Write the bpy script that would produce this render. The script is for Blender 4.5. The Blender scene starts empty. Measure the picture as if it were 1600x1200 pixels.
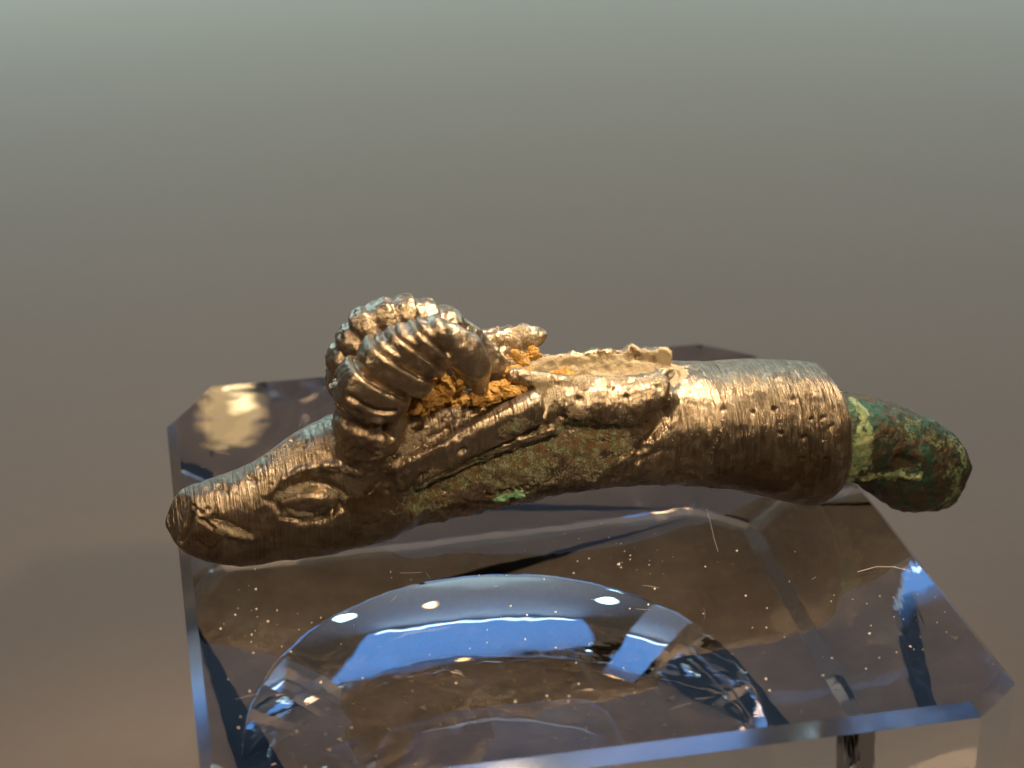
import bpy, bmesh, math, random
import numpy as np
from mathutils import Vector, Matrix

random.seed(7); RNG = np.random.default_rng(11)
S = bpy.context.scene
COL = S.collection
rad = math.radians

# ------------------------------------------------------------------ camera
# one unit is about six millimetres; the top of the block is z = 0
CAM_H = 11.5
PITCH = 25.3
FPX = 2950.0                      # focal length in pixels of the 1600 wide photograph
cam_d = bpy.data.cameras.new("camera"); cam = bpy.data.objects.new("camera", cam_d); COL.objects.link(cam)
cam.location = (0, 0, CAM_H); cam.rotation_euler = (rad(90 - PITCH), 0, 0)
cam_d.sensor_width = 36; cam_d.lens = 36 * FPX / 1600
cam_d.clip_start = 0.1; cam_d.clip_end = 2000
cam_d.dof.use_dof = True; cam_d.dof.focus_distance = 22.3; cam_d.dof.aperture_fstop = 0.0664 / 0.26
S.camera = cam

# ------------------------------------------------------------------ world, lamps, exposure
W = bpy.data.worlds.new("World"); S.world = W; W.use_nodes = True
W.node_tree.nodes["Background"].inputs[0].default_value = (0.56, 0.43, 0.33, 1)
W.node_tree.nodes["Background"].inputs[1].default_value = 0.10

def lamp(name, loc, target, power, color, size, shape='DISK', size_y=None, spread=None):
    d = bpy.data.lights.new(name, 'AREA'); d.energy = power; d.color = color; d.shape = shape; d.size = size
    if size_y: d.size_y = size_y
    if spread: d.spread = rad(spread)
    o = bpy.data.objects.new(name, d); COL.objects.link(o); o.location = loc
    o.rotation_euler = (Vector(target) - Vector(loc)).to_track_quat('-Z', 'Y').to_euler()
    return o
# warm museum spots over the piece, a cool luminous ceiling behind, a small warm lamp far back
lamp("key_spot", (3.4, 23.2, 13.5), (0.8, 20.5, 0.6), 520, (1.0, 0.79, 0.53), 5.0, 'RECTANGLE', 1.0, spread=60)
lamp("front_spot", (5.5, 9.5, 14.0), (0.5, 20.3, 0.6), 175, (1.0, 0.74, 0.48), 1.2, spread=50)
lamp("left_spot", (-8.5, 15.0, 12.0), (-1.5, 20, 0.6), 45, (1.0, 0.77, 0.52), .7, spread=45)
lamp("far_spot", (-19.5, 118.0, 46.5), (0, 22, 0), 190, (1.0, 0.66, 0.27), 4.4)
lamp("far_spot", (-18.6, 117.0, 45.0), (0, 22, 0), 50, (1.0, 0.78, 0.40), 1.3)
lamp("ceiling_panel", (0, 81.0, 90.0), (0, 81, 0), 25500, (0.09, 0.37, 1.0), 125, 'RECTANGLE', 98)
lamp("upper_wall_fill", (0, 121.0, 86.0), (0, 133, 40), 4000, (0.66, 0.88, 1.0), 110, 'RECTANGLE', 6)  # added fill, brightens the wall that the hollow reflects
lamp("floor_fill", (0, 40.0, 84.0), (0, 44, -7), 14000, (1.0, 0.54, 0.16), 6)  # added warm fill for the middle of the floor, no visible source
lamp("camera_side_fill", (4, -30.0, 60.0), (0, 4, -7), 6000, (1.0, 0.66, 0.38), 26)  # added warm fill from behind the camera, for front floor, bevels and bronze
lamp("far_floor_fill", (-48, 105.0, 34.0), (-8, 95, -7), 24500, (0.54, 0.87, 1.0), 9, spread=125)  # added cool fill from the left, brightens the far floor
lamp("far_floor_fill", (48, 105.0, 34.0), (8, 95, -7), 16000, (0.54, 0.87, 1.0), 9, spread=125)  # its added counterpart on the right, also aimed at the far floor

S.view_settings.view_transform = 'Standard'; S.view_settings.look = 'None'
S.view_settings.exposure = 0.0; S.view_settings.gamma = 1.0
S.render.engine = 'CYCLES'
cy = S.cycles
cy.use_denoising = True
cy.max_bounces = 24; cy.transmission_bounces = 20; cy.glossy_bounces = 8; cy.diffuse_bounces = 4
cy.transparent_max_bounces = 16; cy.sample_clamp_indirect = 6.0; cy.caustics_reflective = True; cy.caustics_refractive = True
cy.blur_glossy = 0.5

# ------------------------------------------------------------------ small helpers
def tag(o, label=None, cat=None, group=None, kind=None):
    if label: o['label'] = label
    if cat: o['category'] = cat
    if group: o['group'] = group
    if kind: o['kind'] = kind
    return o

def mesh_obj(name, verts, faces, mat, parent=None, smooth=True):
    me = bpy.data.meshes.new(name)
    me.from_pydata([tuple(v) for v in verts], [], [tuple(f) for f in faces]); me.update()
    if smooth: me.polygons.foreach_set('use_smooth', [True] * len(me.polygons))
    o = bpy.data.objects.new(name, me); COL.objects.link(o); me.materials.append(mat)
    if parent: o.parent = parent
    return o

class NT:
    def __init__(s, name):
        s.m = bpy.data.materials.new(name); s.m.use_nodes = True; s.t = s.m.node_tree
        s.n = s.t.nodes; s.b = s.n["Principled BSDF"]; s.out = s.n["Material Output"]
    def add(s, typ, ins=None, **kw):
        n = s.n.new(typ)
        for k, v in kw.items(): setattr(n, k, v)
        for k, v in (ins or {}).items():
            if isinstance(v, bpy.types.NodeSocket): s.t.links.new(v, n.inputs[k])
            else: n.inputs[k].default_value = v
        return n
    def link(s, a, b): s.t.links.new(a, b)
    def noise(s, vec, scale, detail=4, rough=0.55, dist=0.0):
        return s.add('ShaderNodeTexNoise', {'Vector': vec, 'Scale': scale, 'Detail': detail, 'Roughness': rough, 'Distortion': dist}).outputs['Fac']
    def ramp(s, fac, a, b, ca=(0, 0, 0, 1), cb=(1, 1, 1, 1)):
        r = s.add('ShaderNodeMapRange', {'Value': fac, 'From Min': a, 'From Max': b}); return r.outputs[0]
    def mix(s, fac, a, b):
        n = s.n.new('ShaderNodeMix'); n.data_type = 'RGBA'
        for sock, v in ((n.inputs[0], fac), (n.inputs[6], a), (n.inputs[7], b)):
            if isinstance(v, bpy.types.NodeSocket): s.t.links.new(v, sock)
            else: sock.default_value = v if not isinstance(v, tuple) or len(v) == 4 else (*v, 1)
        return n.outputs[2]
    def math(s, op, a, b=0.0, clamp=False):
        n = s.n.new('ShaderNodeMath'); n.operation = op; n.use_clamp = clamp
        for i, v in enumerate((a, b)):
            if isinstance(v, bpy.types.NodeSocket): s.t.links.new(v, n.inputs[i])
            else: n.inputs[i].default_value = v
        return n.outputs[0]

# ------------------------------------------------------------------ materials
def mat_bronze():
    t = NT("bronze")
    co = t.add('ShaderNodeTexCoord').outputs['Object']
    at = t.add('ShaderNodeAttribute', attribute_name='patina')
    sep = t.add('ShaderNodeSeparateColor', {'Color': at.outputs['Color']})
    BR_ = at.outputs['Alpha']
    G, T, D = sep.outputs[0], sep.outputs[1], sep.outputs[2]
    n1 = t.noise(co, 2.2, 6, 0.6); n2 = t.noise(co, 9, 6, 0.65); n3 = t.noise(co, 32, 4, 0.6); n4 = t.noise(co, 70, 3, 0.6)
    base = t.mix(t.ramp(n1, .35, .68), (0.265, 0.205, 0.13), (0.39, 0.31, 0.215))
    base = t.mix(t.ramp(n2, .50, .68), base, (0.54, 0.45, 0.33))
    base = t.mix(t.math('MULTIPLY', t.ramp(n3, .56, .68), t.math('SUBTRACT', .5, t.math('MULTIPLY', BR_, .42), True)), base, (0.16, 0.085, 0.04))
    # brown tarnish
    base = t.mix(t.math('MULTIPLY', t.math('MULTIPLY', t.ramp(t.noise(t.add('ShaderNodeMapping', {'Vector': co, 'Scale': (21, 1.6, 1.6)}).outputs[0], 1.0, 3, .6), .50, .68), BR_), .5), base, (0.13, 0.08, 0.042))
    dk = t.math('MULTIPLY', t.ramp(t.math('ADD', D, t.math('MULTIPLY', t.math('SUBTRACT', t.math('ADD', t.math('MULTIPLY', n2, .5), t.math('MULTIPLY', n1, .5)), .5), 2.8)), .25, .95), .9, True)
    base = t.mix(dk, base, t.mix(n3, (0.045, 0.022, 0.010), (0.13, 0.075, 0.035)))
    # tan dirt
    tn = t.ramp(t.math('ADD', T, t.math('MULTIPLY', t.math('SUBTRACT', n3, .5), 2.0)), .35, .75)
    base = t.mix(tn, base, t.mix(n2, (0.24, 0.18, 0.095), (0.50, 0.42, 0.28)))
    # green copper salts
    gr = t.ramp(t.math('ADD', G, t.math('MULTIPLY', t.math('SUBTRACT', n3, .5), 2.6)), .38, .70)
    gcol = t.mix(t.ramp(t.math('ADD', t.math('MULTIPLY', n4, .5), t.math('MULTIPLY', n3, .5)), .44, .58), (0.075, 0.07, 0.025), (0.29, 0.33, 0.19))
    gcol = t.mix(t.ramp(n2, .44, .58), gcol, (0.13, 0.075, 0.025))
    base = t.mix(gr, base, gcol)
    t.link(base, t.b.inputs['Base Color'])
    cover = t.math('MAXIMUM', gr, tn)
    met = t.math('MULTIPLY', t.math('SUBTRACT', 1.0, cover), t.math('SUBTRACT', 0.96, t.math('MULTIPLY', dk, .25)))
    t.link(met, t.b.inputs['Metallic'])
    ro = t.math('ADD', t.math('MULTIPLY', n2, .16), .25)
    ro = t.math('ADD', ro, t.math('MULTIPLY', cover, .34), True)
    t.link(ro, t.b.inputs['Roughness'])
    # brushed filing marks running round the piece, fine pitting, grain
    mp = t.add('ShaderNodeMapping', {'Vector': co, 'Scale': (21, 1.6, 1.6), 'Rotation': (0, rad(-7), 0)}).outputs[0]
    br = t.ramp(t.noise(mp, 1.0, 4, .65, .25), .30, .70)
    b1 = t.add('ShaderNodeBump', {'Height': t.math('MULTIPLY', br, BR_), 'Strength': 1.0, 'Distance': .035})
    b2 = t.add('ShaderNodeBump', {'Height': n3, 'Strength': t.math('SUBTRACT', .34, t.math('MULTIPLY', BR_, .24), True), 'Distance': .03, 'Normal': b1.outputs[0]})
    b3 = t.add('ShaderNodeBump', {'Height': t.math('MULTIPLY', n4, t.math('ADD', cover, .08)), 'Strength': .8, 'Distance': .02, 'Normal': b2.outputs[0]})
    t.link(b3.outputs[0], t.b.inputs['Normal'])
    return t.m

def mat_tang():
    t = NT("green_corroded_bronze")
    co = t.add('ShaderNodeTexCoord').outputs['Object']
    at = t.add('ShaderNodeAttribute', attribute_name='patina')
    sep = t.add('ShaderNodeSeparateColor', {'Color': at.outputs['Color']})
    n1 = t.noise(co, 2.6, 5, .6); n2 = t.noise(co, 7, 6, .7); n3 = t.noise(co, 26, 5, .7)
    c = t.mix(t.ramp(n2, .42, .60), (0.012, 0.045, 0.028), (0.085, 0.042, 0.016))
    c = t.mix(t.ramp(n1, .52, .60), c, (0.02, 0.085, 0.055))
    c = t.mix(t.math('MULTIPLY', t.ramp(n3, .52, .66), .7), c, (0.14, 0.075, 0.03))
    pale = t.ramp(t.math('ADD', t.math('ADD', sep.outputs[0], t.math('MULTIPLY', t.math('SUBTRACT', n3, .5), 2.2)), t.math('MULTIPLY', t.math('SUBTRACT', n2, .5), 1.6)), .42, .80)
    c = t.mix(pale, c, t.mix(t.ramp(n2, .35, .65), (0.42, 0.44, 0.20), (0.17, 0.30, 0.15)))
    t.link(c, t.b.inputs['Base Color'])
    t.b.inputs['Metallic'].default_value = 0.15
    t.link(t.math('ADD', t.math('MULTIPLY', n3, .4), .30), t.b.inputs['Roughness'])
    b1 = t.add('ShaderNodeBump', {'Height': n2, 'Strength': .6, 'Distance': .08})
    b2 = t.add('ShaderNodeBump', {'Height': n3, 'Strength': .7, 'Distance': .03, 'Normal': b1.outputs[0]})
    t.link(b2.outputs[0], t.b.inputs['Normal'])
    return t.m

def mat_ochre():
    t = NT("ochre_soil")
    co = t.add('ShaderNodeTexCoord').outputs['Object']
    n1 = t.noise(co, 9, 5, .7); n2 = t.noise(co, 34, 4, .7)
    c = t.mix(t.ramp(n1, .38, .62), (0.36, 0.17, 0.025), (0.58, 0.34, 0.08))
    c = t.mix(t.ramp(n2, .56, .70), c, (0.16, 0.075, 0.018))
    c = t.mix(t.ramp(n2, .40, .30), c, (0.60, 0.46, 0.24))
    t.link(c, t.b.inputs['Base Color']); t.b.inputs['Roughness'].default_value = .9
    b = t.add('ShaderNodeBump', {'Height': n2, 'Strength': .9, 'Distance': .06})
    t.link(b.outputs[0], t.b.inputs['Normal'])
    return t.m

def mat_acrylic(name="clear_acrylic", rough=0.0):
    t = NT(name)
    co = t.add('ShaderNodeTexCoord').outputs['Object']
    t.b.inputs['Base Color'].default_value = (0.985, 0.98, 0.965, 1)
    t.b.inputs['Transmission Weight'].default_value = 1.0
    t.b.inputs['IOR'].default_value = 1.49
    t.b.inputs['Roughness'].default_value = rough
    w = t.noise(co, 1.1, 2, .5)
    b = t.add('ShaderNodeBump', {'Height': w, 'Strength': .10, 'Distance': .05})
    t.link(b.outputs[0], t.b.inputs['Normal'])
    return t.m

def mat_plain(name, c1, c2, scale, rough=.8, metal=0.0, bump=.0, bdist=.05):
    t = NT(name)
    co = t.add('ShaderNodeTexCoord').outputs['Object']
    n = t.noise(co, scale, 5, .6)
    t.link(t.mix(t.ramp(n, .35, .65), c1, c2), t.b.inputs['Base Color'])
    t.b.inputs['Roughness'].default_value = rough; t.b.inputs['Metallic'].default_value = metal
    if bump:
        b = t.add('ShaderNodeBump', {'Height': t.noise(co, scale * 3, 4), 'Strength': bump, 'Distance': bdist})
        t.link(b.outputs[0], t.b.inputs['Normal'])
    return t.m

M_BRONZE, M_TANG, M_OCHRE, M_ACRYLIC = mat_bronze(), mat_tang(), mat_ochre(), mat_acrylic()
M_FLOOR = mat_plain("case_floor_cloth", (0.335, 0.25, 0.165), (0.345, 0.26, 0.175), 3.0, .85)
M_WALL = mat_plain("case_wall_paint", (0.78, 0.82, 0.84), (0.82, 0.86, 0.88), .05, .8)
M_DUST = mat_plain("pale_dust", (0.75, 0.68, 0.56), (0.85, 0.80, 0.70), 5, .7)

# ------------------------------------------------------------------ setting
FLOOR_Z = -7.3
def sheet(name, x0, x1, y0, y1, z, mat, nx=8, ny=8):
    vs = [(x0 + (x1 - x0) * i / nx, y0 + (y1 - y0) * j / ny, z) for j in range(ny + 1) for i in range(nx + 1)]
    fs = [(j * (nx + 1) + i, j * (nx + 1) + i + 1, (j + 1) * (nx + 1) + i + 1, (j + 1) * (nx + 1) + i) for j in range(ny) for i in range(nx)]
    return mesh_obj(name, vs, fs, mat)
tag(sheet("floor", -260, 260, -120, 133, FLOOR_Z - 0.09, M_FLOOR), kind='structure')
wall = mesh_obj("back_wall", [(-260, 132.5, FLOOR_Z - .1), (260, 132.5, FLOOR_Z - .1), (260, 132.5, 200), (-260, 132.5, 200),
                              (-260, 134, FLOOR_Z - .1), (260, 134, FLOOR_Z - .1), (260, 134, 200), (-260, 134, 200)],
                [(0, 1, 2, 3), (5, 4, 7, 6), (3, 2, 6, 7), (0, 3, 7, 4), (1, 5, 6, 2)], M_WALL, smooth=False)
tag(wall, kind='structure')

# ------------------------------------------------------------------ acrylic block
# bottom-plane corner order: back-left, back-right, front-right, front-left (world x, y)
_f = rad(11.8)
def blk(u, v): return np.array([u * math.cos(_f) - v * math.sin(_f), u * math.sin(_f) + v * math.cos(_f)])
BL, BR, FR, FL = blk(.10, 24.73), blk(8.80, 24.73), blk(8.80, 15.06), blk(.10, 15.06)
DOME = []
def acrylic_block():
    c = [BL, BR, FR, FL]
    cen = sum(c) / 4
    CH = [(1.05, .60), (.72, .60), (.50, .62), (.55, .60)]   # corner cuts: towards the previous and the next corner
    def ring(inset, less):
        pts = []
        for i in range(4):
            p, a, b = c[i], c[i - 1], c[(i + 1) % 4]
            da = (a - p) / np.linalg.norm(a - p); db = (b - p) / np.linalg.norm(b - p)
            q = p + (da + db) * inset
            pts += [q + da * (CH[i][0] - less), q + db * (CH[i][1] - less)]
        return pts                                   # clockwise seen from above
    bev = 0.13
    zt, zb = 0.0, FLOOR_Z
    levels = [(ring(bev, .05), zt), (ring(0, 0), zt - bev), (ring(0, 0), zb + bev), (ring(bev, .05), zb)]
    vs, fs = [], []
    for pts, z in levels: vs += [(p[0], p[1], z) for p in pts]
    for L in range(3):
        for i in range(8):
            j = (i + 1) % 8
            fs.append((L * 8 + i, L * 8 + j, (L + 1) * 8 + j, (L + 1) * 8 + i))
    fs.append(tuple(range(7, -1, -1)))
    # underside: flat plate with a round dished hollow ground into it
    R, r0, cx, cy_ = 8.8, 3.55, cen[0] - 0.35, cen[1] + 0.30
    zc = FLOOR_Z - math.sqrt(R * R - r0 * r0)
    DOME[:] = [cx, cy_]
    NR, NA = 40, 128
    base = len(vs)
    for k in range(NR + 1):
        rr = r0 * (1 - k / NR)
        z = zc + math.sqrt(R * R - rr * rr)
        if k == NR: vs.append((cx, cy_, z)); break
        for a in range(NA):
            t = 2 * math.pi * a / NA
            vs.append((cx + rr * math.cos(t), cy_ + rr * math.sin(t), z))
    sm = []
    for k in range(NR):
        for a in range(NA):
            b = (a + 1) % NA
            if k < NR - 1: f = (base + k * NA + a, base + k * NA + b, base + (k + 1) * NA + b, base + (k + 1) * NA + a)
            else: f = (base + k * NA + a, base + k * NA + b, base + NR * NA)
            fs.append(f[::-1]); sm.append(len(fs) - 1)
    # plate between octagon (clockwise) and the hollow's rim: stitch through angles
    oct_i = list(range(24, 32)); ang = [math.atan2(vs[i][1] - cy_, vs[i][0] - cx) for i in oct_i]
    order = sorted(range(8), key=lambda k: ang[k] % (2 * math.pi))
    oc = [oct_i[k] for k in order]; oa = [ang[k] % (2 * math.pi) for k in order]
    n_o = 8; cur = n_o - 1                           # octagon vertex before angle 0
    for a in range(NA):
        t = 2 * math.pi * (a + .5) / NA
        while (cur + 1 < 2 * n_o) and (oa[(cur + 1) % n_o] + (2 * math.pi if cur + 1 >= 2 * n_o else 0) + (0 if cur + 1 >= n_o else -99)) <= t:
            fs.append((oc[cur % n_o], base + a, oc[(cur + 1) % n_o])); cur += 1
        fs.append((oc[cur % n_o], base + a, base + (a + 1) % NA))
    while cur < 2 * n_o - 1:
        fs.append((oc[cur % n_o], base, oc[(cur + 1) % n_o])); cur += 1
    o = mesh_obj("acrylic_block", vs, fs, M_ACRYLIC, smooth=False)
    for i in sm: o.data.polygons[i].use_smooth = True
    o.data.materials.append(mat_acrylic('satin_acrylic_edge', .22))
    for i in range(8): o.data.polygons[i].material_index = 1
    bm = bmesh.new(); bm.from_mesh(o.data); bmesh.ops.recalc_face_normals(bm, faces=bm.faces)
    print("block open edges", sum(1 for e in bm.edges if len(e.link_faces) != 2))
    bm.to_mesh(o.data); bm.free()
    return tag(o, "clear glassy block with cut corners and a round dished underside, beneath the bronze handle", "display block")
BLOCK = acrylic_block()

def shade_pad():  # added dark pad: stands in for the shade seen through the underside
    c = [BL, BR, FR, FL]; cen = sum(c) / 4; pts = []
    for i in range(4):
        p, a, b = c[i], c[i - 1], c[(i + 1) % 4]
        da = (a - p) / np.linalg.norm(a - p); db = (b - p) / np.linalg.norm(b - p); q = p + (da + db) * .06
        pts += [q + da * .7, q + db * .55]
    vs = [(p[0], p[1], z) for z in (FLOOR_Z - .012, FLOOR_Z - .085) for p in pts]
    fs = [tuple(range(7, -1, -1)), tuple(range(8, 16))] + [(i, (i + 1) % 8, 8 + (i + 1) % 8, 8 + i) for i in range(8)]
    t = mat_plain("pad_shade_brown", (0.145, 0.115, 0.078), (0.20, 0.158, 0.112), 1.6, .95, 0, .5, .03)
    return tag(mesh_obj("shade_pad", vs, fs, t, smooth=False), "dark brown pad added under the clear block for the shade seen through it", "pad")
shade_pad()

# ------------------------------------------------------------------ the bronze: frame of the piece
TH = math.atan2(.137, .6)
U3 = np.array([math.cos(TH), math.sin(TH), 0.0]); V3 = np.array([-math.sin(TH), math.cos(TH), 0.0])
ORG = np.array([0.0, 20.3, 0.0])
_c, _s = math.cos(rad(PITCH)), math.sin(rad(PITCH))
CAMP = np.array([0, 0, CAM_H])
def ray(px, py):
    a, b = px - 800.0, 600.0 - py
    d = np.array([a, FPX * _c + b * _s, -FPX * _s + b * _c]); return d / np.linalg.norm(d)
def P(px, py, v=0.0):
    """trace of the reference onto the upright plane v behind the piece's axis -> (u, v, z)"""
    d = ray(px, py); o = CAMP - ORG
    t = (v - o @ V3) / (d @ V3); p = o + d * t
    return np.array([p @ U3, v, p[2]])

VOX = 0.021
G0 = np.array([-4.9, -1.75, -0.75]); G1 = np.array([6.1, 1.45, 3.7])
NG = np.ceil((G1 - G0) / VOX).astype(int)
ax = [ (G0[i] + VOX * np.arange(NG[i])).astype(np.float32) for i in range(3)]
F = np.full(NG, 0.6, np.float32); HM = np.full(NG, 0.6, np.float32); LAB = np.zeros(NG, np.int8)
LABELS = ['none']
def lid(n):
    if n not in LABELS: LABELS.append(n)
    return LABELS.index(n)
def window(lo, hi, m=0.35):
    a = np.clip(np.floor((np.array(lo) - m - G0) / VOX).astype(int), 0, NG - 1)
    b = np.clip(np.ceil((np.array(hi) + m - G0) / VOX).astype(int), 1, NG)
    sl = tuple(slice(a[i], b[i]) for i in range(3))
    return sl, ax[0][sl[0]][:, None, None], ax[1][sl[1]][None, :, None], ax[2][sl[2]][None, None, :]
def union(sl, d, k, lab):
    d = d.astype(np.float32); f = F[sl]
    h = np.clip(.5 + .5 * (f - d) / k, 0, 1)
    F[sl] = f + (d - f) * h - k * h * (1 - h)
    m = HM[sl]; w = d < m
    L = LAB[sl]; L[w] = lid(lab); LAB[sl] = L
    HM[sl] = np.minimum(m, d)
def carve(sl, d, k, lab=None):
    d = -d.astype(np.float32); f = F[sl]
    h = np.clip(.5 - .5 * (f - d) / k, 0, 1)
    nf = f + (d - f) * h + k * h * (1 - h)
    if lab:
        L = LAB[sl]; L[(d > f - .03)] = lid(lab); LAB[sl] = L
        HM[sl] = np.where(d > f - .03, np.minimum(HM[sl], -.3), HM[sl])
    F[sl] = nf
def ball(c, r, k=.05, lab='body', rot=None, n=2.0):
    """superellipsoid; r = three radii along rot's rows"""
    c = np.array(c); r = np.array(r) if np.ndim(r) else np.array([r] * 3)
    R = np.eye(3) if rot is None else rot
    sl, x, y, z = window(c - r.max(), c + r.max())
    q = [(x - c[0]) * R[i][0] + (y - c[1]) * R[i][1] + (z - c[2]) * R[i][2] for i in range(3)]
    kk = sum(np.abs(q[i] / r[i]) ** n for i in range(3)) ** (1 / n)
    return sl, (kk - 1) * r.min()
def tube(pts, rs, flat=1.0):
    """round chain through (u,v,z) points with a radius at each; flat squashes along v"""
    pts = np.array(pts); rs = np.array(rs, float)
    sl, x, y, z = window(pts.min(0) - rs.max(), pts.max(0) + rs.max())
    D = None
    for a, b, ra, rb in zip(pts[:-1], pts[1:], rs[:-1], rs[1:]):
        ab = b - a; L2 = ab @ ab
        t = np.clip(((x - a[0]) * ab[0] + (y - a[1]) * ab[1] + (z - a[2]) * ab[2]) / L2, 0, 1)
        d = np.sqrt((x - a[0] - t * ab[0]) ** 2 + ((y - a[1] - t * ab[1]) / flat) ** 2 + (z - a[2] - t * ab[2]) ** 2) - (ra + (rb - ra) * t)
        D = d if D is None else np.minimum(D, d)
    return sl, D
def boxrod(a, b, hz, hv, rnd=.05, taper=1.0):
    a, b = np.array(a), np.array(b); ab = b - a; L = np.linalg.norm(ab); t = ab / L
    n = np.array([-t[2], 0, t[0]]); n /= np.linalg.norm(n); s = np.cross(t, n); c = (a + b) / 2
    sl, x, y, z = window(np.minimum(a, b) - hz - hv, np.maximum(a, b) + hz + hv)
    q = [(x - c[0]) * e[0] + (y - c[1]) * e[1] + (z - c[2]) * e[2] for e in (t, n, s)]
    f = 1 + (taper - 1) * np.clip(q[0] / L + .5, 0, 1)
    dx = np.abs(q[0]) - (L / 2 - rnd); dy = np.abs(q[1]) - (hz * f - rnd); dz = np.abs(q[2]) - (hv * f - rnd)
    out = np.sqrt(np.maximum(dx, 0) ** 2 + np.maximum(dy, 0) ** 2 + np.maximum(dz, 0) ** 2)
    return sl, out + np.minimum(np.maximum(dx, np.maximum(dy, dz)), 0) - rnd
def loft(nodes, v0=0.0, n=2.0, vx=None):
    """nodes: (px, top y, bottom y, half width) traced from the reference"""
    us, zc, a, b = [], [], [], []
    for px, yt, yb, w in nodes:
        p, q = P(px, yt, v0), P(px, yb, v0)
        h = (p[2] - q[2]) / 2
        w = min(w, h * 1.9)
        us.append((p[0] + q[0]) / 2); zc.append((p[2] + q[2]) / 2)
        a.append(math.sqrt(max(h * h - (w * .46) ** 2, (h * .5) ** 2))); b.append(w)
    us, zc, a, b = map(np.array, (us, zc, a, b))
    # smooth the profiles along the axis
    uu = ax[0]
    def sm(y):
        g = np.interp(uu, us, y); k = np.hanning(9); k /= k.sum(); return np.convolve(np.pad(g, 4, 'edge'), k, 'valid')
    A, B, Z = sm(a), sm(b), sm(zc)
    lo = np.array([us[0], v0 - max(b), min(zc - a)]); hi = np.array([us[-1], v0 + max(b), max(zc + a)])
    sl, x, y, z = window(lo, hi)
    A, B, Z = (q[sl[0]][:, None, None] for q in (A, B, Z))
    A = np.maximum(A, .02); B = np.maximum(B, .02)
    kk = (np.abs((y - v0) / B) ** n + np.abs((z - Z) / A) ** n) ** (1 / n)
    d = (kk - 1) * np.minimum(A, B)
    d = np.maximum(d, np.maximum(us[0] - x, x - us[-1]))
    return sl, d

def U(prim, k, lab): union(prim[0], prim[1], k, lab)
def C(prim, k, lab=None): carve(prim[0], prim[1], k, lab)

# --- body and collar
U(loft([(590, 672, 826, .45), (640, 662, 814, .58), (700, 640, 804, .66), (760, 618, 790, .70), (830, 596, 772, .74), (870, 580, 761, .76),
        (940, 566, 752, .80), (1000, 563, 748, .82), (1060, 564, 747, .83), (1100, 566, 750, .84), (1140, 588, 738, .7)], 0.0, 2.3), .05, 'body')
# flat-topped middle, with the open trough
zr = P(940, 601, -.52)[2]
sl, x, y, z = window((P(845, 600)[0], -1, zr), (P(1046, 600)[0], 1, zr + 1), 0.05)
carve(sl, (zr - z) * -1.0 * -1 + 0 * x + 0 * y, .06)
U(loft([(1040, 583, 728, .70), (1062, 569, 745, .82), (1100, 563, 750, .86), (1150, 559, 759, .87), (1200, 558, 769, .885), (1230, 558, 776, .89), (1258, 560, 776, .89),
        (1275, 564, 770, .87), (1286, 573, 761, .83), (1293, 585, 748, .75), (1298, 605, 730, .58)], 0.0, 2.15), .10, 'collar')
# --- head
U(loft([(263, 822, 832, .12), (270, 801, 842, .24), (280, 783, 857, .33), (295, 770, 868, .39), (330, 757, 879, .44), (370, 744, 883, .47), (400, 729, 881, .49),
        (430, 711, 875, .51), (460, 690, 869, .54), (490, 670, 864, .59), (520, 655, 858, .64), (560, 650, 849, .68), (600, 655, 838, .70), (640, 672, 815, .64), (655, 700, 795, .45)],
       0.0, 2.35), .10, 'head')
# --- horn root on the forehead
U(tube([P(596, 735, -.12), P(586, 668, -.10), P(582, 622, .0)], [.50, .46, .42]), .12, 'horn_root')
U(tube([P(564, 745, -.45), P(570, 702, -.45), P(577, 662, -.47)], [.26, .34, .44]), .10, 'horn_root')

def HP(px, py, v):
    k = min(max((640 - py) / 150, 0), 1)
    return P(px + 7 * min(max((620 - px) / 100, 0), 1), py + 18 * k, v)
def band(pc, v, q1, q2, along, depth, lab, n=3.0, k=.012, wedge=.34, face=2.6):
    """one ring of a horn: centre pixel, outer and inner end of its long axis; wider at the outer end"""
    c = HP(*pc, v); a = HP(*q1, v); b = HP(*q2, v)
    e = b - a; L = np.linalg.norm(e); e /= L; along *= .94
    w = np.array([0, 1.0, 0]); t = np.cross(e, w)
    sl, x, y, z = window(c - L / 2 - .1, c + L / 2 + .1)
    q = [(x - c[0]) * m[0] + (y - c[1]) * m[1] + (z - c[2]) * m[2] for m in (e, t, w)]
    al = along * (1 - wedge * np.clip(q[0] / (L / 2), -1, 1))
    rr = (np.abs(q[0] / (L / 2)) ** face + np.abs(q[2] / depth) ** face) ** (1 / face)
    kk = (rr ** n + np.abs(q[1] / al) ** n) ** (1 / n)
    union(sl, (kk - 1) * min(along, depth), k, lab)
# --- far horn
vf = .28
FARR = [((536, 590), (510, 590), (580, 594), .155), ((544, 560), (512, 548), (590, 580), .165), ((560, 532), (523, 511), (600, 562), .165),
        ((583, 512), (551, 481), (620, 560), .17), ((609, 498), (589, 462), (632, 548), .165), ((635, 492), (630, 456), (640, 548), .15),
        ((660, 496), (667, 461), (650, 548), .14), ((684, 505), (700, 472), (660, 550), .13)]
U(tube([HP(548, 600, vf), HP(556, 556, vf), HP(584, 518, vf), HP(612, 502, vf), HP(640, 498, vf), HP(682, 506, vf)], [.28, .31, .33, .33, .32, .28]), .02, 'far_tip')
for i, (c, a, b, al) in enumerate(FARR): band(c, vf, a, b, al * 1.2, .31, 'far_ring%d' % i)
U(tube([HP(690, 506, vf), HP(722, 525, vf), HP(752, 558, vf - .03), HP(778, 594, vf - .05), HP(792, 622, vf - .05)], [.27, .26, .24, .20, .12]), .03, 'far_tip')
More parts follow.
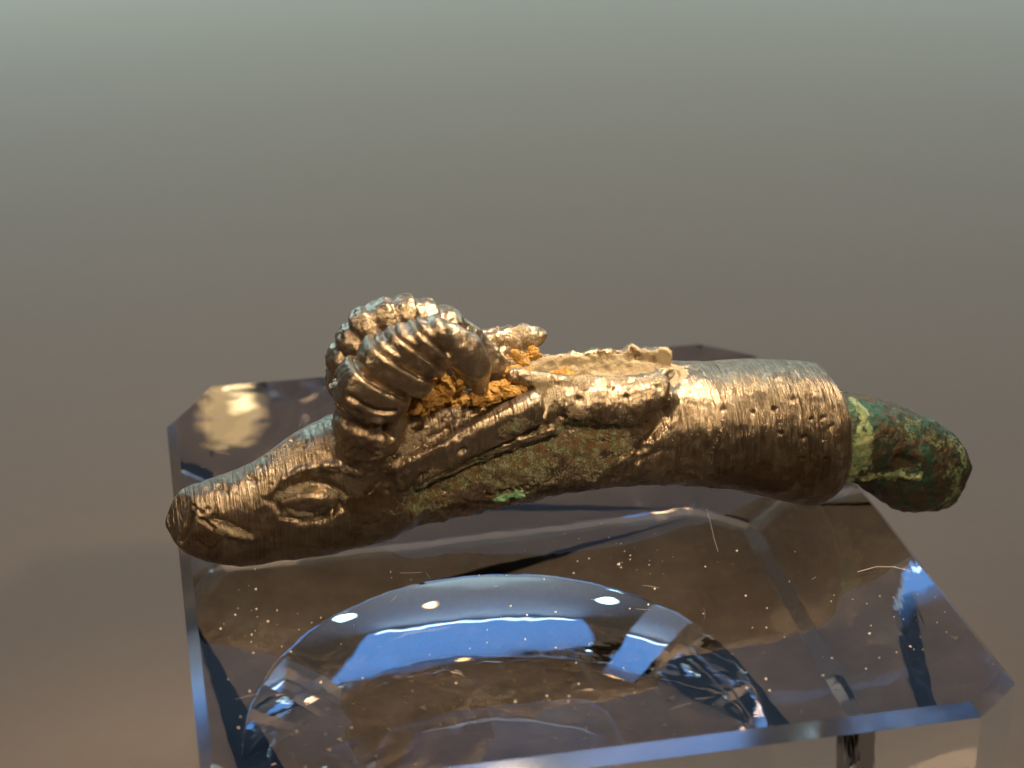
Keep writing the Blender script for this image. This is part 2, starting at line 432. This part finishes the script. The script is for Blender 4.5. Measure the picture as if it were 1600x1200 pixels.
# --- near horn
vn = -.58
U(tube([HP(578, 625, vn + .1), HP(618, 575, vn + .08), HP(660, 540, vn + .06), HP(695, 528, vn + .05)], [.34, .33, .29, .24]), .02, 'near_tip')
NEARR = [((577, 607), (527, 579), (630, 636), .285), ((617, 565), (564, 535), (672, 595), .255), ((646, 539), (601, 508), (691, 571), .175),
         ((667, 519), (637, 495), (698, 546), .145), ((686, 508), (665, 489), (707, 532), .13)]
for i, (c, a, b, al) in enumerate(NEARR):
    band(c, vn, a, b, al, .38 - .035 * i, 'near_ring%d' % i, n=3.2, wedge=(.02, .05, .15, .22, .25)[i], face=(4.0, 3.6, 2.8, 2.6, 2.6)[i])
U(tube([HP(698, 520, vn + .02), HP(722, 538, vn + .02), HP(742, 570, vn), HP(749, 601, vn)], [.22, .225, .18, .10]), .03, 'near_tip')
# lip below the lowest ring
U(tube([P(523, 612, vn + .16), P(535, 634, vn + .0), P(560, 652, vn - .10), P(592, 658, vn - .08)], [.07, .085, .085, .06]), .05, 'horn_root')

# --- ears
U(boxrod(P(612, 742, -.56), P(846, 630, -.80), .205, .19, .10, .86), .09, 'near_ear')
U(tube([P(600, 700, -.42), P(650, 682, -.46), P(720, 655, -.48), P(790, 622, -.42)], [.26, .20, .17, .14]), .08, 'body')
U(boxrod(P(640, 742, -.62), P(868, 655, -.66), .16, .10, .04, .8), .04, 'ear_back')
U(boxrod(P(700, 728, -.70), P(862, 668, -.75), .045, .06, .02), .03, 'ear_back')
U(loft([(742, 520, 572, .2), (765, 514, 570, .17), (800, 509, 560, .15), (828, 509, 548, .13), (843, 513, 538, .10), (850, 519, 529, .05)], .62, 2.2), .05, 'far_ear')
U(tube([P(720, 575, .45), P(800, 575, .5), P(850, 580, .45)], [.25, .22, .18]), .1, 'body')
# --- near wall of the trough, its rim and knobs
U(tube([P(850, 626, -.52), P(910, 630, -.62), (P(975, 628, -.64)), P(1018, 615, -.55)], [.20, .25, .27, .25]), .10, 'trough_rim')
U(tube([P(800, 590, -.40), P(860, 596, -.50), P(940, 599, -.56), P(1010, 593, -.52), P(1038, 580, -.30), P(1040, 562, .0), P(1030, 552, .34)], [.10, .09, .08, .08, .10, .12, .11]), .05, 'trough_rim')
U(tube([P(1030, 556, .42), P(1000, 552, .50), P(940, 556, .52), P(880, 563, .50), P(840, 568, .45)], [.12, .10, .10, .10, .10]), .06, 'trough_rim')
U(ball(P(981, 545, .50), (.08, .07, .08)), .04, 'trough_rim'); U(ball(P(1008, 549, .40), (.11, .08, .06)), .05, 'trough_rim')
# --- the open trough
C(ball(P(935, 582, 0) + np.array([0, 0, .10]), (.98, .42, .42), n=2.4), .05, 'trough')
# --- tang
U(loft([(1270, 636, 716, .3), (1300, 602, 743, .52), (1338, 610, 748, .53), (1366, 618, 765, .53), (1396, 628, 784, .52), (1425, 639, 791, .50), (1455, 654, 789, .46),
        (1478, 668, 779, .40), (1493, 682, 761, .31), (1501, 698, 745, .20), (1504, 712, 735, .10)], 0.0, 2.1), .015, 'tang')
# --- snout cuts: slanted muzzle face
def plane_cut(p, nrm, k=.03):
    p = np.array(p); nrm = np.array(nrm, float); nrm /= np.linalg.norm(nrm)
    sl, x, y, z = window(p - .5, p + .5, 0)
    carve(sl, -((x - p[0]) * nrm[0] + (y - p[1]) * nrm[1] + (z - p[2]) * nrm[2]), k)

# ------------------------------------------------------------------ surface march of a camera ray
def sample(F_, p):
    q = (np.asarray(p) - G0) / VOX; i = np.clip(np.floor(q).astype(int), 0, NG - 2); f = q - i
    i = i.T; f = f.T
    r = 0
    for a in (0, 1):
        for b in (0, 1):
            for c in (0, 1):
                r = r + F_[i[0] + a, i[1] + b, i[2] + c] * (f[0] if a else 1 - f[0]) * (f[1] if b else 1 - f[1]) * (f[2] if c else 1 - f[2])
    return r
def surf(px, py):
    d = ray(px, py); o = CAMP - ORG
    dl = np.array([d @ U3, d @ V3, d[2]]); ol = np.array([o @ U3, o @ V3, o[2]])
    t0 = (G0[1] - ol[1]) / dl[1]; ts = t0 + np.arange(0, 5.0, .01)
    pts = ol + ts[:, None] * dl
    s = sample(F, pts)
    ok = np.all((pts > G0) & (pts < G1 - VOX), axis=1) & (s < 0)
    k = np.argmax(ok)
    if not ok.any(): return P(px, py, 0)
    return pts[k]

a_, b_, c_ = surf(304, 786), surf(291, 852), P(264, 826, .05)
nn = np.cross(b_ - a_, c_ - a_); nn *= -np.sign(nn[0]); plane_cut(a_, nn, .012)
def at_surf(pts): return [surf(*p) for p in pts]
# raised features placed where the surface is
def ridge(pts, r, k, lab): 
    q = at_surf(pts); U(tube(q, r if np.ndim(r) else [r] * len(q)), k, lab)
# brow, eye almond with its rim, nostril
eye_c = surf(484, 782)
brow = at_surf([(445, 752), (470, 739), (500, 731), (532, 731), (562, 742)])
sock = at_surf([(430, 785), (448, 766), (478, 755), (512, 759), (536, 776), (532, 796), (508, 812), (472, 818), (444, 806), (430, 785)])
for p in (brow,): U(tube(p, [.04, .055, .06, .055, .035]), .05, 'head')
C(tube(sock, [.048] * len(sock)), .05)
U(tube(at_surf([(528, 634), (545, 650), (570, 661), (596, 664)]), [.03, .06, .06, .03]), .02, 'horn_base_lip')
U(tube([p + np.array([0, .02, 0]) for p in at_surf([(450, 790), (470, 785), (495, 781), (514, 785)])], [.06, .11, .12, .06]), .02, 'eye')

# ------------------------------------------------------------------ surface nets
def surface_nets(F):
    neg = F < 0
    n = np.array(F.shape)
    cell = np.zeros(n - 1, np.int8)
    for a in (0, 1):
        for b in (0, 1):
            for c in (0, 1):
                cell += neg[a:n[0] - 1 + a, b:n[1] - 1 + b, c:n[2] - 1 + c]
    act = (cell > 0) & (cell < 8)
    idx = np.full(act.shape, -1, np.int32); I = np.argwhere(act); idx[act] = np.arange(len(I))
    acc = np.zeros((len(I), 3)); cnt = np.zeros(len(I))
    cor = [(a, b, c) for a in (0, 1) for b in (0, 1) for c in (0, 1)]
    val = {c: F[I[:, 0] + c[0], I[:, 1] + c[1], I[:, 2] + c[2]] for c in cor}
    for c in cor:
        for axn in range(3):
            if c[axn] == 0:
                d = list(c); d[axn] = 1; d = tuple(d)
                va, vb = val[c], val[d]; m = (va < 0) != (vb < 0)
                t = np.where(m, va / np.where(m, va - vb, 1), 0)
                p = np.array(c, float)[None, :].repeat(len(I), 0); p[:, axn] = t
                acc[m] += p[m]; cnt[m] += 1
    vert = I + acc / cnt[:, None]
    faces = []
    for axn in range(3):
        s0 = [slice(None)] * 3; s1 = [slice(None)] * 3
        s0[axn] = slice(0, -1); s1[axn] = slice(1, None)
        ch = neg[tuple(s0)] != neg[tuple(s1)]
        E = np.argwhere(ch); o1, o2 = (axn + 1) % 3, (axn + 2) % 3
        ok = (E[:, o1] > 0) & (E[:, o2] > 0) & (E[:, o1] < n[o1] - 1) & (E[:, o2] < n[o2] - 1); E = E[ok]
        def g(d1, d2):
            q = E.copy(); q[:, o1] += d1; q[:, o2] += d2; return idx[q[:, 0], q[:, 1], q[:, 2]]
        Q = np.stack([g(-1, -1), g(0, -1), g(0, 0), g(-1, 0)], 1)
        fl = ~neg[E[:, 0], E[:, 1], E[:, 2]]
        Q[fl] = Q[fl][:, ::-1]
        faces.append(Q)
    return G0 + vert * VOX, np.concatenate(faces)

V, Q = surface_nets(F)
# normals from the field
def field_normal(V):
    e = VOX; N = np.zeros_like(V)
    for i in range(3):
        d = np.zeros(3); d[i] = e
        N[:, i] = sample(F, np.clip(V + d, G0, G1 - 2 * VOX)) - sample(F, np.clip(V - d, G0, G1 - 2 * VOX))
    return N / np.maximum(np.linalg.norm(N, axis=1, keepdims=True), 1e-9)
N = field_normal(V)
lab_i = np.clip(np.round((V - N * VOX * .8 - G0) / VOX).astype(int), 0, NG - 1)
VL = LAB[lab_i[:, 0], lab_i[:, 1], lab_i[:, 2]]
# lattice noise
LAT = RNG.random((48, 48, 48)).astype(np.float32)
def vnoise(p, s):
    q = p * s + 100; i = np.floor(q).astype(int); f = q - i; f = f * f * (3 - 2 * f); r = 0
    for a in (0, 1):
        for b in (0, 1):
            for c in (0, 1):
                w = (f[:, 0] if a else 1 - f[:, 0]) * (f[:, 1] if b else 1 - f[:, 1]) * (f[:, 2] if c else 1 - f[:, 2])
                r = r + LAT[(i[:, 0] + a) % 48, (i[:, 1] + b) % 48, (i[:, 2] + c) % 48] * w
    return r - .5
def fbm(p, s, o=3): return sum(vnoise(p + 7.3 * k, s * 2.1 ** k) * .55 ** k for k in range(o))
def dist_poly(V, pts):
    pts = [np.array(p) for p in pts]; D = np.full(len(V), 9.0)
    if len(pts) == 1: return np.linalg.norm(V - pts[0], axis=1)
    for a, b in zip(pts[:-1], pts[1:]):
        ab = b - a; t = np.clip(((V - a) @ ab) / max(ab @ ab, 1e-9), 0, 1)
        D = np.minimum(D, np.linalg.norm(V - a - t[:, None] * ab, axis=1))
    return D
DISP = np.zeros(len(V))
is_ = lambda *names: np.isin(VL, [LABELS.index(n) for n in names if n in LABELS])
rough_zone = is_('body', 'trough', 'trough_rim', 'far_ear', 'ear_back', 'tang')
DISP += fbm(V, 3.0, 3) * .030 + fbm(V, 12, 3) * np.where(is_('collar', 'head', 'near_ear'), .005, np.where(is_('trough_rim'), .018, 1) * np.where(rough_zone & ~is_('trough_rim'), .040 * np.clip((P(1010, 650)[0] - V[:, 0]) * 3, .3, 1) * np.where(is_('tang'), 2, 1).clip(0, 2), np.where(is_('trough_rim'), 1, .012)))
DISP += fbm(V, 9, 3) * np.where(is_('trough_rim') & (V[:, 1] > .1), .06, 0)
far = np.array(['far' in LABELS[i] or LABELS[i] == 'horn_root' for i in range(len(LABELS))])[VL]
DISP += fbm(V, 20, 2) * np.where(far, .022, 0)
DISP += fbm(V, 2.4, 2) * np.where(is_('tang'), .06, 0)
def groove(pts, r, depth, jag=0.0):
    q = at_surf(pts); d = dist_poly(V, q)
    if jag: d = d + np.abs(vnoise(V, 14)) * jag
    DISP[:] -= depth * np.exp(-(d / r) ** 2)
# mouth, nostril, muzzle line, cracks of the face
groove([(302, 808), (297, 828), (287, 850)], .035, .07)
groove([(338, 815), (362, 822), (392, 838)], .04, .07)
groove([(340, 822), (365, 836), (398, 842)], .05, -.035)
groove([(306, 795), (320, 806)], .02, .05); groove([(318, 815), (336, 828)], .022, .05)
groove([(346, 763), (356, 772)], .03, .04); groove([(392, 748), (400, 756)], .03, .035); groove([(310, 848), (330, 862)], .04, .03)
groove([(535, 765), (530, 790), (520, 800)], .022, .06)
groove([(455, 706), (478, 694)], .02, .05); groove([(455, 693), (475, 670), (487, 661)], .03, .05)
groove([(425, 712), (450, 700)], .02, .05); groove([(490, 800), (470, 812), (440, 810)], .02, .03)
groove([(330, 868), (345, 850)], .02, .03)
# seam between head and body, holes and clefts of the ear
groove([(640, 812), (642, 780), (646, 756), (660, 742)], .03, .05)
groove([(652, 745), (700, 734), (760, 712), (820, 690)], .02, .05, .3)
groove([(717, 706), (724, 702)], .025, .06); groove([(604, 672), (612, 688)], .04, .16); groove([(634, 668), (652, 668)], .035, .14)
groove([(521, 595), (545, 623), (586, 646), (614, 645)], .03, .07)
groove([(519, 607), (531, 628), (557, 647), (592, 660)], .032, -.06)
groove([(524, 645), (556, 668), (596, 682)], .08, .05)
groove([(1046, 580), (1042, 622), (1028, 660), (996, 702)], .06, .07)
groove([(925, 746), (965, 718), (1012, 690)], .025, -.03); groove([(916, 748), (930, 744)], .02, -.03); groove([(946, 738), (957, 734)], .022, -.03)
groove([(940, 760), (985, 722), (1030, 700)], .03, .03)
groove([(760, 694), (800, 680), (850, 662)], .02, .05, .3)
groove([(845, 615), (850, 650)], .03, .08); groove([(870, 650), (920, 660), (985, 664), (1035, 645)], .035, .06, .2)
groove([(1050, 575), (1050, 610), (1040, 650)], .045, .05)
groove([(755, 776), (790, 768), (830, 762)], .06, .09, .3)
# chips in the trough rim
for c in ((962, 548), (990, 556), (1015, 560), (905, 606), (950, 604), (1024, 602), (975, 618), (900, 622)): groove([c], .035, .05)
# filed facet and casting pits of the collar
for c in ((1205, 635), (1126, 636), (1172, 640)): groove([c], .03, .07 if c[0] == 1205 else .035)
for _ in range(14):
    x_ = random.gauss(1272, 22); y_ = random.uniform(600, 760)
    if 1060 < x_ < 1316: groove([(x_, y_), (x_ + random.uniform(-6, 6), y_ + random.uniform(-5, 5))], random.uniform(.012, .028), random.uniform(.015, .04))
for _ in range(36):
    groove([(random.uniform(300, 620), random.uniform(700, 850))], random.uniform(.015, .03), random.uniform(.01, .035))
for _ in range(50):
    x_ = random.uniform(930, 1250); groove([(x_, random.uniform(715, 760))], random.uniform(.02, .05), random.uniform(-.03, .03))
for _ in range(70):
    groove([(random.uniform(660, 980), random.uniform(665, 790))], random.uniform(.02, .05), random.uniform(-.03, .035))
for _ in range(26):
    groove([(random.uniform(660, 840), random.uniform(610, 690))], random.uniform(.015, .03), random.uniform(.01, .03))
# tang: crust ridge along its side
groove([(1345, 742), (1380, 735), (1430, 737)], .05, -.05, .1); groove([(1400, 710), (1420, 716)], .07, .08); groove([(1330, 630), (1335, 700), (1322, 745)], .06, -.04)

def ring_grooves(spec, names, v, depth, r0):
    m = is_(*names); q = V[:, [0, 2]]
    for (c0, a0, b0, _), (c1, a1, b1, _) in zip(spec[:-1], spec[1:]):
        pts = [HP(*(np.array(x) + np.array(y)) / 2, v)[[0, 2]] for x, y in ((a0, a1), (c0, c1), (b0, b1))]
        pts[0] = pts[0] + (pts[0] - pts[1]) * .3
        d = dist_poly(np.c_[q, 0 * q[:, :1]], [np.r_[p, 0] for p in pts]) + np.abs(vnoise(V, 5)) * .02
        DISP[m] -= (depth * np.exp(-(d / r0) ** 2))[m]
ring_grooves(FARR, ['far_ring%d' % i for i in range(8)] + ['far_tip'], vf, .035, .045)
ring_grooves(NEARR, ['near_ring%d' % i for i in range(5)], vn, .075, .03)
# patina masks per vertex (red: green salts, green: tan dirt, blue: brown tarnish)
def blob(pts, r):
    d = dist_poly(V, at_surf(pts)) + PN * min(r, .2) * 1.9; return np.clip(1.25 - d / r, 0, 1)
PN = fbm(V, 5.5, 3)
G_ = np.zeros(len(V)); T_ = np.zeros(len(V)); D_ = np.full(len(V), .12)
for pts, r, s in [([(660, 768), (720, 745), (800, 722), (870, 700), (950, 690)], .28, 1.1), ([(655, 765), (650, 795)], .10, 1), ([(780, 772), (810, 768)], .12, 1.2),
                  ([(800, 668), (830, 660)], .10, .8), ([(890, 660), (970, 680)], .16, .7), ([(850, 735), (880, 735)], .10, .8), ([(700, 760), (900, 730)], .25, .55),
                  ([(480, 765), (515, 765), (530, 775)], .07, .6)]:
    G_ = np.maximum(G_, blob(pts, r) * s)
for pts, r, s in [([(856, 612), (868, 640)], .14, 1), ([(860, 625), (900, 640)], .12, .6), ([(445, 775), (490, 757), (530, 775)], .08, .8), ([(450, 800), (500, 808)], .07, .8),
                  ([(520, 738), (560, 745)], .08, .6), ([(350, 830), (395, 842)], .06, .8), ([(440, 720), (520, 690)], .12, .55), ([(600, 700), (640, 690)], .2, .6),
                  ([(550, 500), (565, 505)], .07, .8), ([(590, 492), (596, 498)], .06, .8), ([(880, 600), (1020, 590)], .14, .5),
                  ([(770, 530), (840, 530)], .2, .55), ([(692, 510), (700, 514)], .05, .7)]:
    T_ = np.maximum(T_, blob(pts, r) * s)
T_ = np.maximum(T_, np.where(is_('trough'), .85, 0))
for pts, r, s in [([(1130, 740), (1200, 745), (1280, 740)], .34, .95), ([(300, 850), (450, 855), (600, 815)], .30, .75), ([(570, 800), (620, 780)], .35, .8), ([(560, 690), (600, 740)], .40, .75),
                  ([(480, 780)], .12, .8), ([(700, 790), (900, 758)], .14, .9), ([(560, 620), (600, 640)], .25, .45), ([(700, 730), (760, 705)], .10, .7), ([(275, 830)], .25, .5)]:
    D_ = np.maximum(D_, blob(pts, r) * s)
TG = np.zeros(len(V))
for pts, r, k in [([(1332, 625), (1345, 660), (1330, 700), (1322, 740)], .17, 1.0), ([(1345, 742), (1390, 735), (1430, 738)], .10, .95), ([(1440, 790), (1490, 765)], .16, .62), ([(1490, 690), (1508, 720)], .16, .62),
                  ([(1480, 730), (1495, 735)], .14, .6), ([(1400, 650), (1450, 670)], .2, .42)]:
    TG = np.maximum(TG, blob(pts, r) * k)
BRUSH = np.where(is_('collar'), 1.0, np.where(is_('near_ear', 'trough_rim'), .35, np.where(is_('head'), .42, np.where(is_('body'), .35, .06)))); BRUSH = np.clip(BRUSH * (1.15 + 1.6 * vnoise(V, 2.5)), 0, 1.2)
isT = is_('tang'); G_ = np.where(isT, TG, G_)
V = V + N * DISP[:, None]
# shading normals after the displacement
def vert_normals(V, Q):
    a = V[Q[:, 2]] - V[Q[:, 0]]; b = V[Q[:, 3]] - V[Q[:, 1]]; fn = np.cross(a, b)
    n = np.zeros_like(V)
    for k in range(4):
        for i in range(3): n[:, i] += np.bincount(Q[:, k], fn[:, i], len(V))
    return n / np.maximum(np.linalg.norm(n, axis=1, keepdims=True), 1e-12)
NV = vert_normals(V, Q)
if (NV * N).sum(1).mean() < 0: Q = Q[:, ::-1]; NV = -NV
# rest on the block
zmin = V[:, 2].min(); print("lowest point of bronze", zmin, "verts", len(V))
root = bpy.data.objects.new("bronze_handle", None); COL.objects.link(root)
root.empty_display_size = .5
# stray specks of a ring join the horn core they lie on
FL_ = VL[Q[:, 0]].copy()
for li, nm in enumerate(LABELS):
    if '_ring' not in nm: continue
    fi = np.where(FL_ == li)[0]
    if not len(fi): continue
    used, inv = np.unique(Q[fi], return_inverse=True); q = inv.reshape(-1, 4); comp = np.arange(len(used))
    for _ in range(2000):
        m = comp[q].min(1); new = comp.copy()
        for k in range(4): np.minimum.at(new, q[:, k], m)
        new = new[new]
        if (new == comp).all(): break
        comp = new
    fc = comp[q[:, 0]]; ids, cnt = np.unique(fc, return_counts=True)
    if len(ids) > 1: FL_[fi[fc != ids[cnt.argmax()]]] = LABELS.index(nm.split('_')[0] + '_tip')
# settle it on the block: a slight tilt, then lift until its lowest point over the block just touches
TILT = .012
Wp = V[:, :1] * U3 + V[:, 1:2] * V3 + ORG
_u = Wp[:, 0] * math.cos(_f) + Wp[:, 1] * math.sin(_f)
over = (_u > .25) & (_u < 8.65)
zz = V[:, 2] - TILT * V[:, 0]
DZ = .003 - zz[over].min(); print("lift", DZ, "touching at u", V[over][zz[over].argmin()])
for u0 in range(-4, 5): print("u", u0, (zz + DZ)[np.abs(V[:, 0] - u0) < .3].min().round(3))
root.location = ORG + np.array([0, -DZ / .46, DZ]); root.rotation_euler = (0, TILT, TH)
tag(root, "worn bronze handle with horned ibex head and green corroded tang, lying across the clear block", "bronze artefact")
LIFT = 0.004 - zmin if zmin < 0.004 else 0.0
def piece(name, labs, mat, parent, label=None):
    ids = [LABELS.index(l) for l in labs if l in LABELS]
    sel = np.isin(FL_, ids); q = Q[sel]
    if not len(q): print("EMPTY", name, labs); return None
    used, inv = np.unique(q, return_inverse=True); q = inv.reshape(q.shape)
    me = bpy.data.meshes.new(name)
    me.vertices.add(len(used)); me.vertices.foreach_set('co', V[used].astype(np.float32).ravel())
    me.loops.add(q.size); me.loops.foreach_set('vertex_index', q.ravel().astype(np.int32))
    me.polygons.add(len(q)); me.polygons.foreach_set('loop_start', np.arange(0, q.size, 4, dtype=np.int32))
    me.polygons.foreach_set('use_smooth', np.ones(len(q), bool)); me.update(); me.validate()
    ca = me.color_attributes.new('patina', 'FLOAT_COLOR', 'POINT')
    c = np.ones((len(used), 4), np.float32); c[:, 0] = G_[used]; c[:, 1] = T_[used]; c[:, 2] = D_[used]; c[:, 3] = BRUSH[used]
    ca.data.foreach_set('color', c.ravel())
    me.normals_split_custom_set_from_vertices([tuple(n) for n in NV[used]])
    o = bpy.data.objects.new(name, me); COL.objects.link(o); me.materials.append(mat); o.parent = parent
    if label: o['label'] = label
    return o
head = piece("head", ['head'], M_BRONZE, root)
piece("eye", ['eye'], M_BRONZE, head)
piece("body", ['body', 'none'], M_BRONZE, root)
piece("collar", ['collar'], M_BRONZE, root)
piece("trough", ['trough'], M_BRONZE, root)
piece("trough_rim", ['trough_rim'], M_BRONZE, root)
piece("ear", ['near_ear', 'ear_back'], M_BRONZE, root, "long straight ear bar with a square cut end")
piece("ear", ['far_ear'], M_BRONZE, root, "short pointed far ear")
piece("horn_base", ['horn_root', 'horn_base_lip'], M_BRONZE, root)
for side, n, lb in (('near', 5, "nearer ribbed horn curling forward"), ('far', 8, "farther ribbed horn")):
    h = piece("horn", [side + '_tip'], M_BRONZE, root, lb)
    for i in range(n): piece("horn_ring", ['%s_ring%d' % (side, i)], M_BRONZE, h)
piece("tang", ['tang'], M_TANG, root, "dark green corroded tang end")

# ------------------------------------------------------------------ ochre soil in the hollows
def lump(name, specs, seed, mat=None):
    vs, fs = [], []
    for c, r in specs:
        bm = bmesh.new(); bmesh.ops.create_icosphere(bm, subdivisions=5, radius=1.0)
        a = np.array([v.co[:] for v in bm.verts]); f = [[v.index for v in q.verts] for q in bm.faces]; bm.free()
        pr = a * np.array(r) + np.array(c)
        k = 1 + .55 * fbm(pr + seed, 6, 2) + .75 * fbm(pr + seed, 17, 3)
        pr = np.array(c) + a * np.array(r) * k[:, None]
        o = len(vs); vs += [tuple(p) for p in pr]; fs += [[i + o for i in q] for q in f]
    return mesh_obj(name, vs, fs, mat or M_OCHRE, root)
lump("soil", [(P(656, 624, -.34), (.25, .18, .20)), (P(684, 605, -.25), (.15, .15, .18)), (P(630, 640, -.42), (.13, .14, .10)), (P(617, 682, -.66), (.06, .06, .09)), (P(612, 662, -.25), (.2, .15, .14)), (P(645, 658, -.22), (.2, .14, .11)),
              (P(726, 634, -.42), (.14, .14, .08))], 1.0)
lump("soil", [(P(690, 618, .20), (.24, .12, .20))], 5.0)
lump("soil", [(P(752, 622, -.55), (.20, .12, .09)), (P(782, 610, -.50), (.20, .14, .09)), (P(812, 600, -.42), (.14, .12, .07))], 2.0)
lump("soil", [(P(812, 586, .05), (.20, .15, .08)), (P(868, 590, -.1), (.14, .12, .09)), (P(880, 586, .0), (.10, .1, .09))], 3.0)
lump("soil", [(P(806, 562, .42), (.16, .12, .10)), (P(826, 556, .45), (.10, .1, .10))], 4.0)

M_VERD = mat_plain("verdigris", (0.10, 0.27, 0.11), (0.26, 0.42, 0.24), 14, .85, 0, .6, .04)
q1, q2 = surf(786, 777), surf(808, 772)
lump("verdigris_crust", [(q1 + [0, .05, 0], (.13, .09, .07)), (q2 + [0, .05, 0], (.14, .09, .06))], 6.0, M_VERD)

# ------------------------------------------------------------------ dust and lint on the block
def on_top(px, py, z=0.006):
    d = ray(px, py); t = (z - CAM_H) / d[2]; return CAMP + d * t
def dust(name, n, seed):
    r = random.Random(seed); vs, fs = [], []
    tet = [(1, 1, 1), (1, -1, -1), (-1, 1, -1), (-1, -1, 1)]
    for _ in range(n):
        k = r.random()
        if k < .35: px, py = r.uniform(330, 1480), r.uniform(880, 1150)
        elif k < .47: px, py = r.gauss(1430, 45), r.gauss(970, 32)
        elif k < .6: px, py = r.gauss(380, 60), r.gauss(985, 26)
        elif k < .8: px, py = r.uniform(350, 1450), r.uniform(860, 1130)
        else: px, py = r.gauss(980, 70), r.gauss(870, 20)
        if px > 1340 + .8 * (py - 780) or px < 320 + .1 * (py - 880) or py > 1100 - .1 * (px - 1000): continue
        s = r.uniform(.003, .011) * (1.6 if r.random() < .08 else 1); c = on_top(px, py, s); o = len(vs)
        for t in tet: vs.append((c[0] + t[0] * s * r.uniform(.6, 1.6), c[1] + t[1] * s * r.uniform(.6, 1.6), c[2] + t[2] * s * .8))
        fs += [(o, o + 1, o + 2), (o, o + 3, o + 1), (o, o + 2, o + 3), (o + 1, o + 3, o + 2)]
    return tag(mesh_obj(name, vs, fs, M_DUST, smooth=False), "pale dust specks scattered over the top of the clear block", "dust", kind='stuff')
dust("dust", 180, 5)
def scratches(parent):
    r = random.Random(3); vs, fs = [], []
    for _ in range(14):
        px, py = r.uniform(340, 1400), r.uniform(880, 1120)
        if px > 1300 + .8 * (py - 780): continue
        a = np.array(on_top(px, py, .0035)); th = r.gauss(.5, .6) + (1.6 if r.random() < .25 else 0); L = r.uniform(.04, .26); w = r.uniform(.0008, .002)
        d = np.array([math.cos(th), math.sin(th), 0]); n = np.array([-d[1], d[0], 0]); o = len(vs); bend = r.uniform(-.06, .06)
        for k in range(5):
            q = a + d * L * (k / 4 - .5) + n * bend * ((k / 4 - .5) ** 2) * 4 * L; ww = w * (1 - abs(k / 2 - 1) * .8)
            vs += [tuple(q + n * ww), tuple(q - n * ww), tuple(q + np.array([0, 0, .003]))]
        for k in range(4):
            b = o + k * 3; fs += [(b, b + 3, b + 5, b + 2), (b + 2, b + 5, b + 4, b + 1), (b + 1, b + 4, b + 3, b)]
    return tag(mesh_obj("scratch", vs, fs, M_DUST, parent, False), kind='stuff')
scratches(BLOCK)
def crumbs(seed):
    r = random.Random(seed); vs, fs = [], []
    for _ in range(130):
        rr, th = 3.1 * math.sqrt(r.random()), r.uniform(0, 6.28); s = r.uniform(.008, .035) * (2 if r.random() < .1 else 1)
        c = (DOME[0] + rr * math.cos(th), DOME[1] + rr * math.sin(th), FLOOR_Z - .008 + s * .6); o = len(vs)
        for t in ((1, 1, 1), (1, -1, -1), (-1, 1, -1), (-1, -1, 1), (0, 0, 1.5)): vs.append(tuple(c[k] + t[k] * s * r.uniform(.5, 1.2) for k in range(2)) + (c[2] + t[2] * s * .6,))
        fs += [(o, o + 1, o + 2), (o, o + 3, o + 1), (o, o + 2, o + 3), (o + 1, o + 3, o + 2)]
    return tag(mesh_obj("grit", vs, fs, M_GRIT, smooth=False), "tan grit and dust on the floor seen through the round hollow of the block", "grit", kind='stuff')
M_GRIT = mat_plain("gold_grit", (0.55, 0.38, 0.18), (0.75, 0.58, 0.32), 3, .35, .4)
crumbs(4)
def fibre(pix, r=.006, lift=.03):
    pts = [Vector(on_top(*p)) for p in pix]
    for i, p in enumerate(pts): p.z = .01 + lift * math.sin(math.pi * i / (len(pts) - 1))
    cu = []; n = 24
    for i in range(n + 1):
        t = i / n * (len(pts) - 1); k = min(int(t), len(pts) - 2); f = t - k; f = f * f * (3 - 2 * f)
        cu.append(pts[k].lerp(pts[k + 1], f))
    vs, fs = [], []
    for i, c in enumerate(cu):
        t = (cu[min(i + 1, n)] - cu[max(i - 1, 0)]).normalized(); s = t.cross(Vector((0, 0, 1))).normalized(); u = s.cross(t)
        for a in range(5):
            q = c + (s * math.cos(a * 1.2566) + u * math.sin(a * 1.2566)) * r; vs.append(tuple(q))
    for i in range(n):
        for a in range(5): fs.append((i * 5 + a, i * 5 + (a + 1) % 5, (i + 1) * 5 + (a + 1) % 5, (i + 1) * 5 + a))
    return vs, fs
for pix, lab in (([(1104, 796), (1110, 820), (1116, 846), (1122, 862)], "fine white lint thread standing below the bronze collar on the block"),
                 ([(1340, 894), (1368, 889), (1396, 889), (1424, 893)], "thin hair lying near the right edge of the block")):
    vs, fs = fibre(pix, .0032, .03); tag(mesh_obj("lint_fibre", vs, fs, M_DUST), lab, "lint")
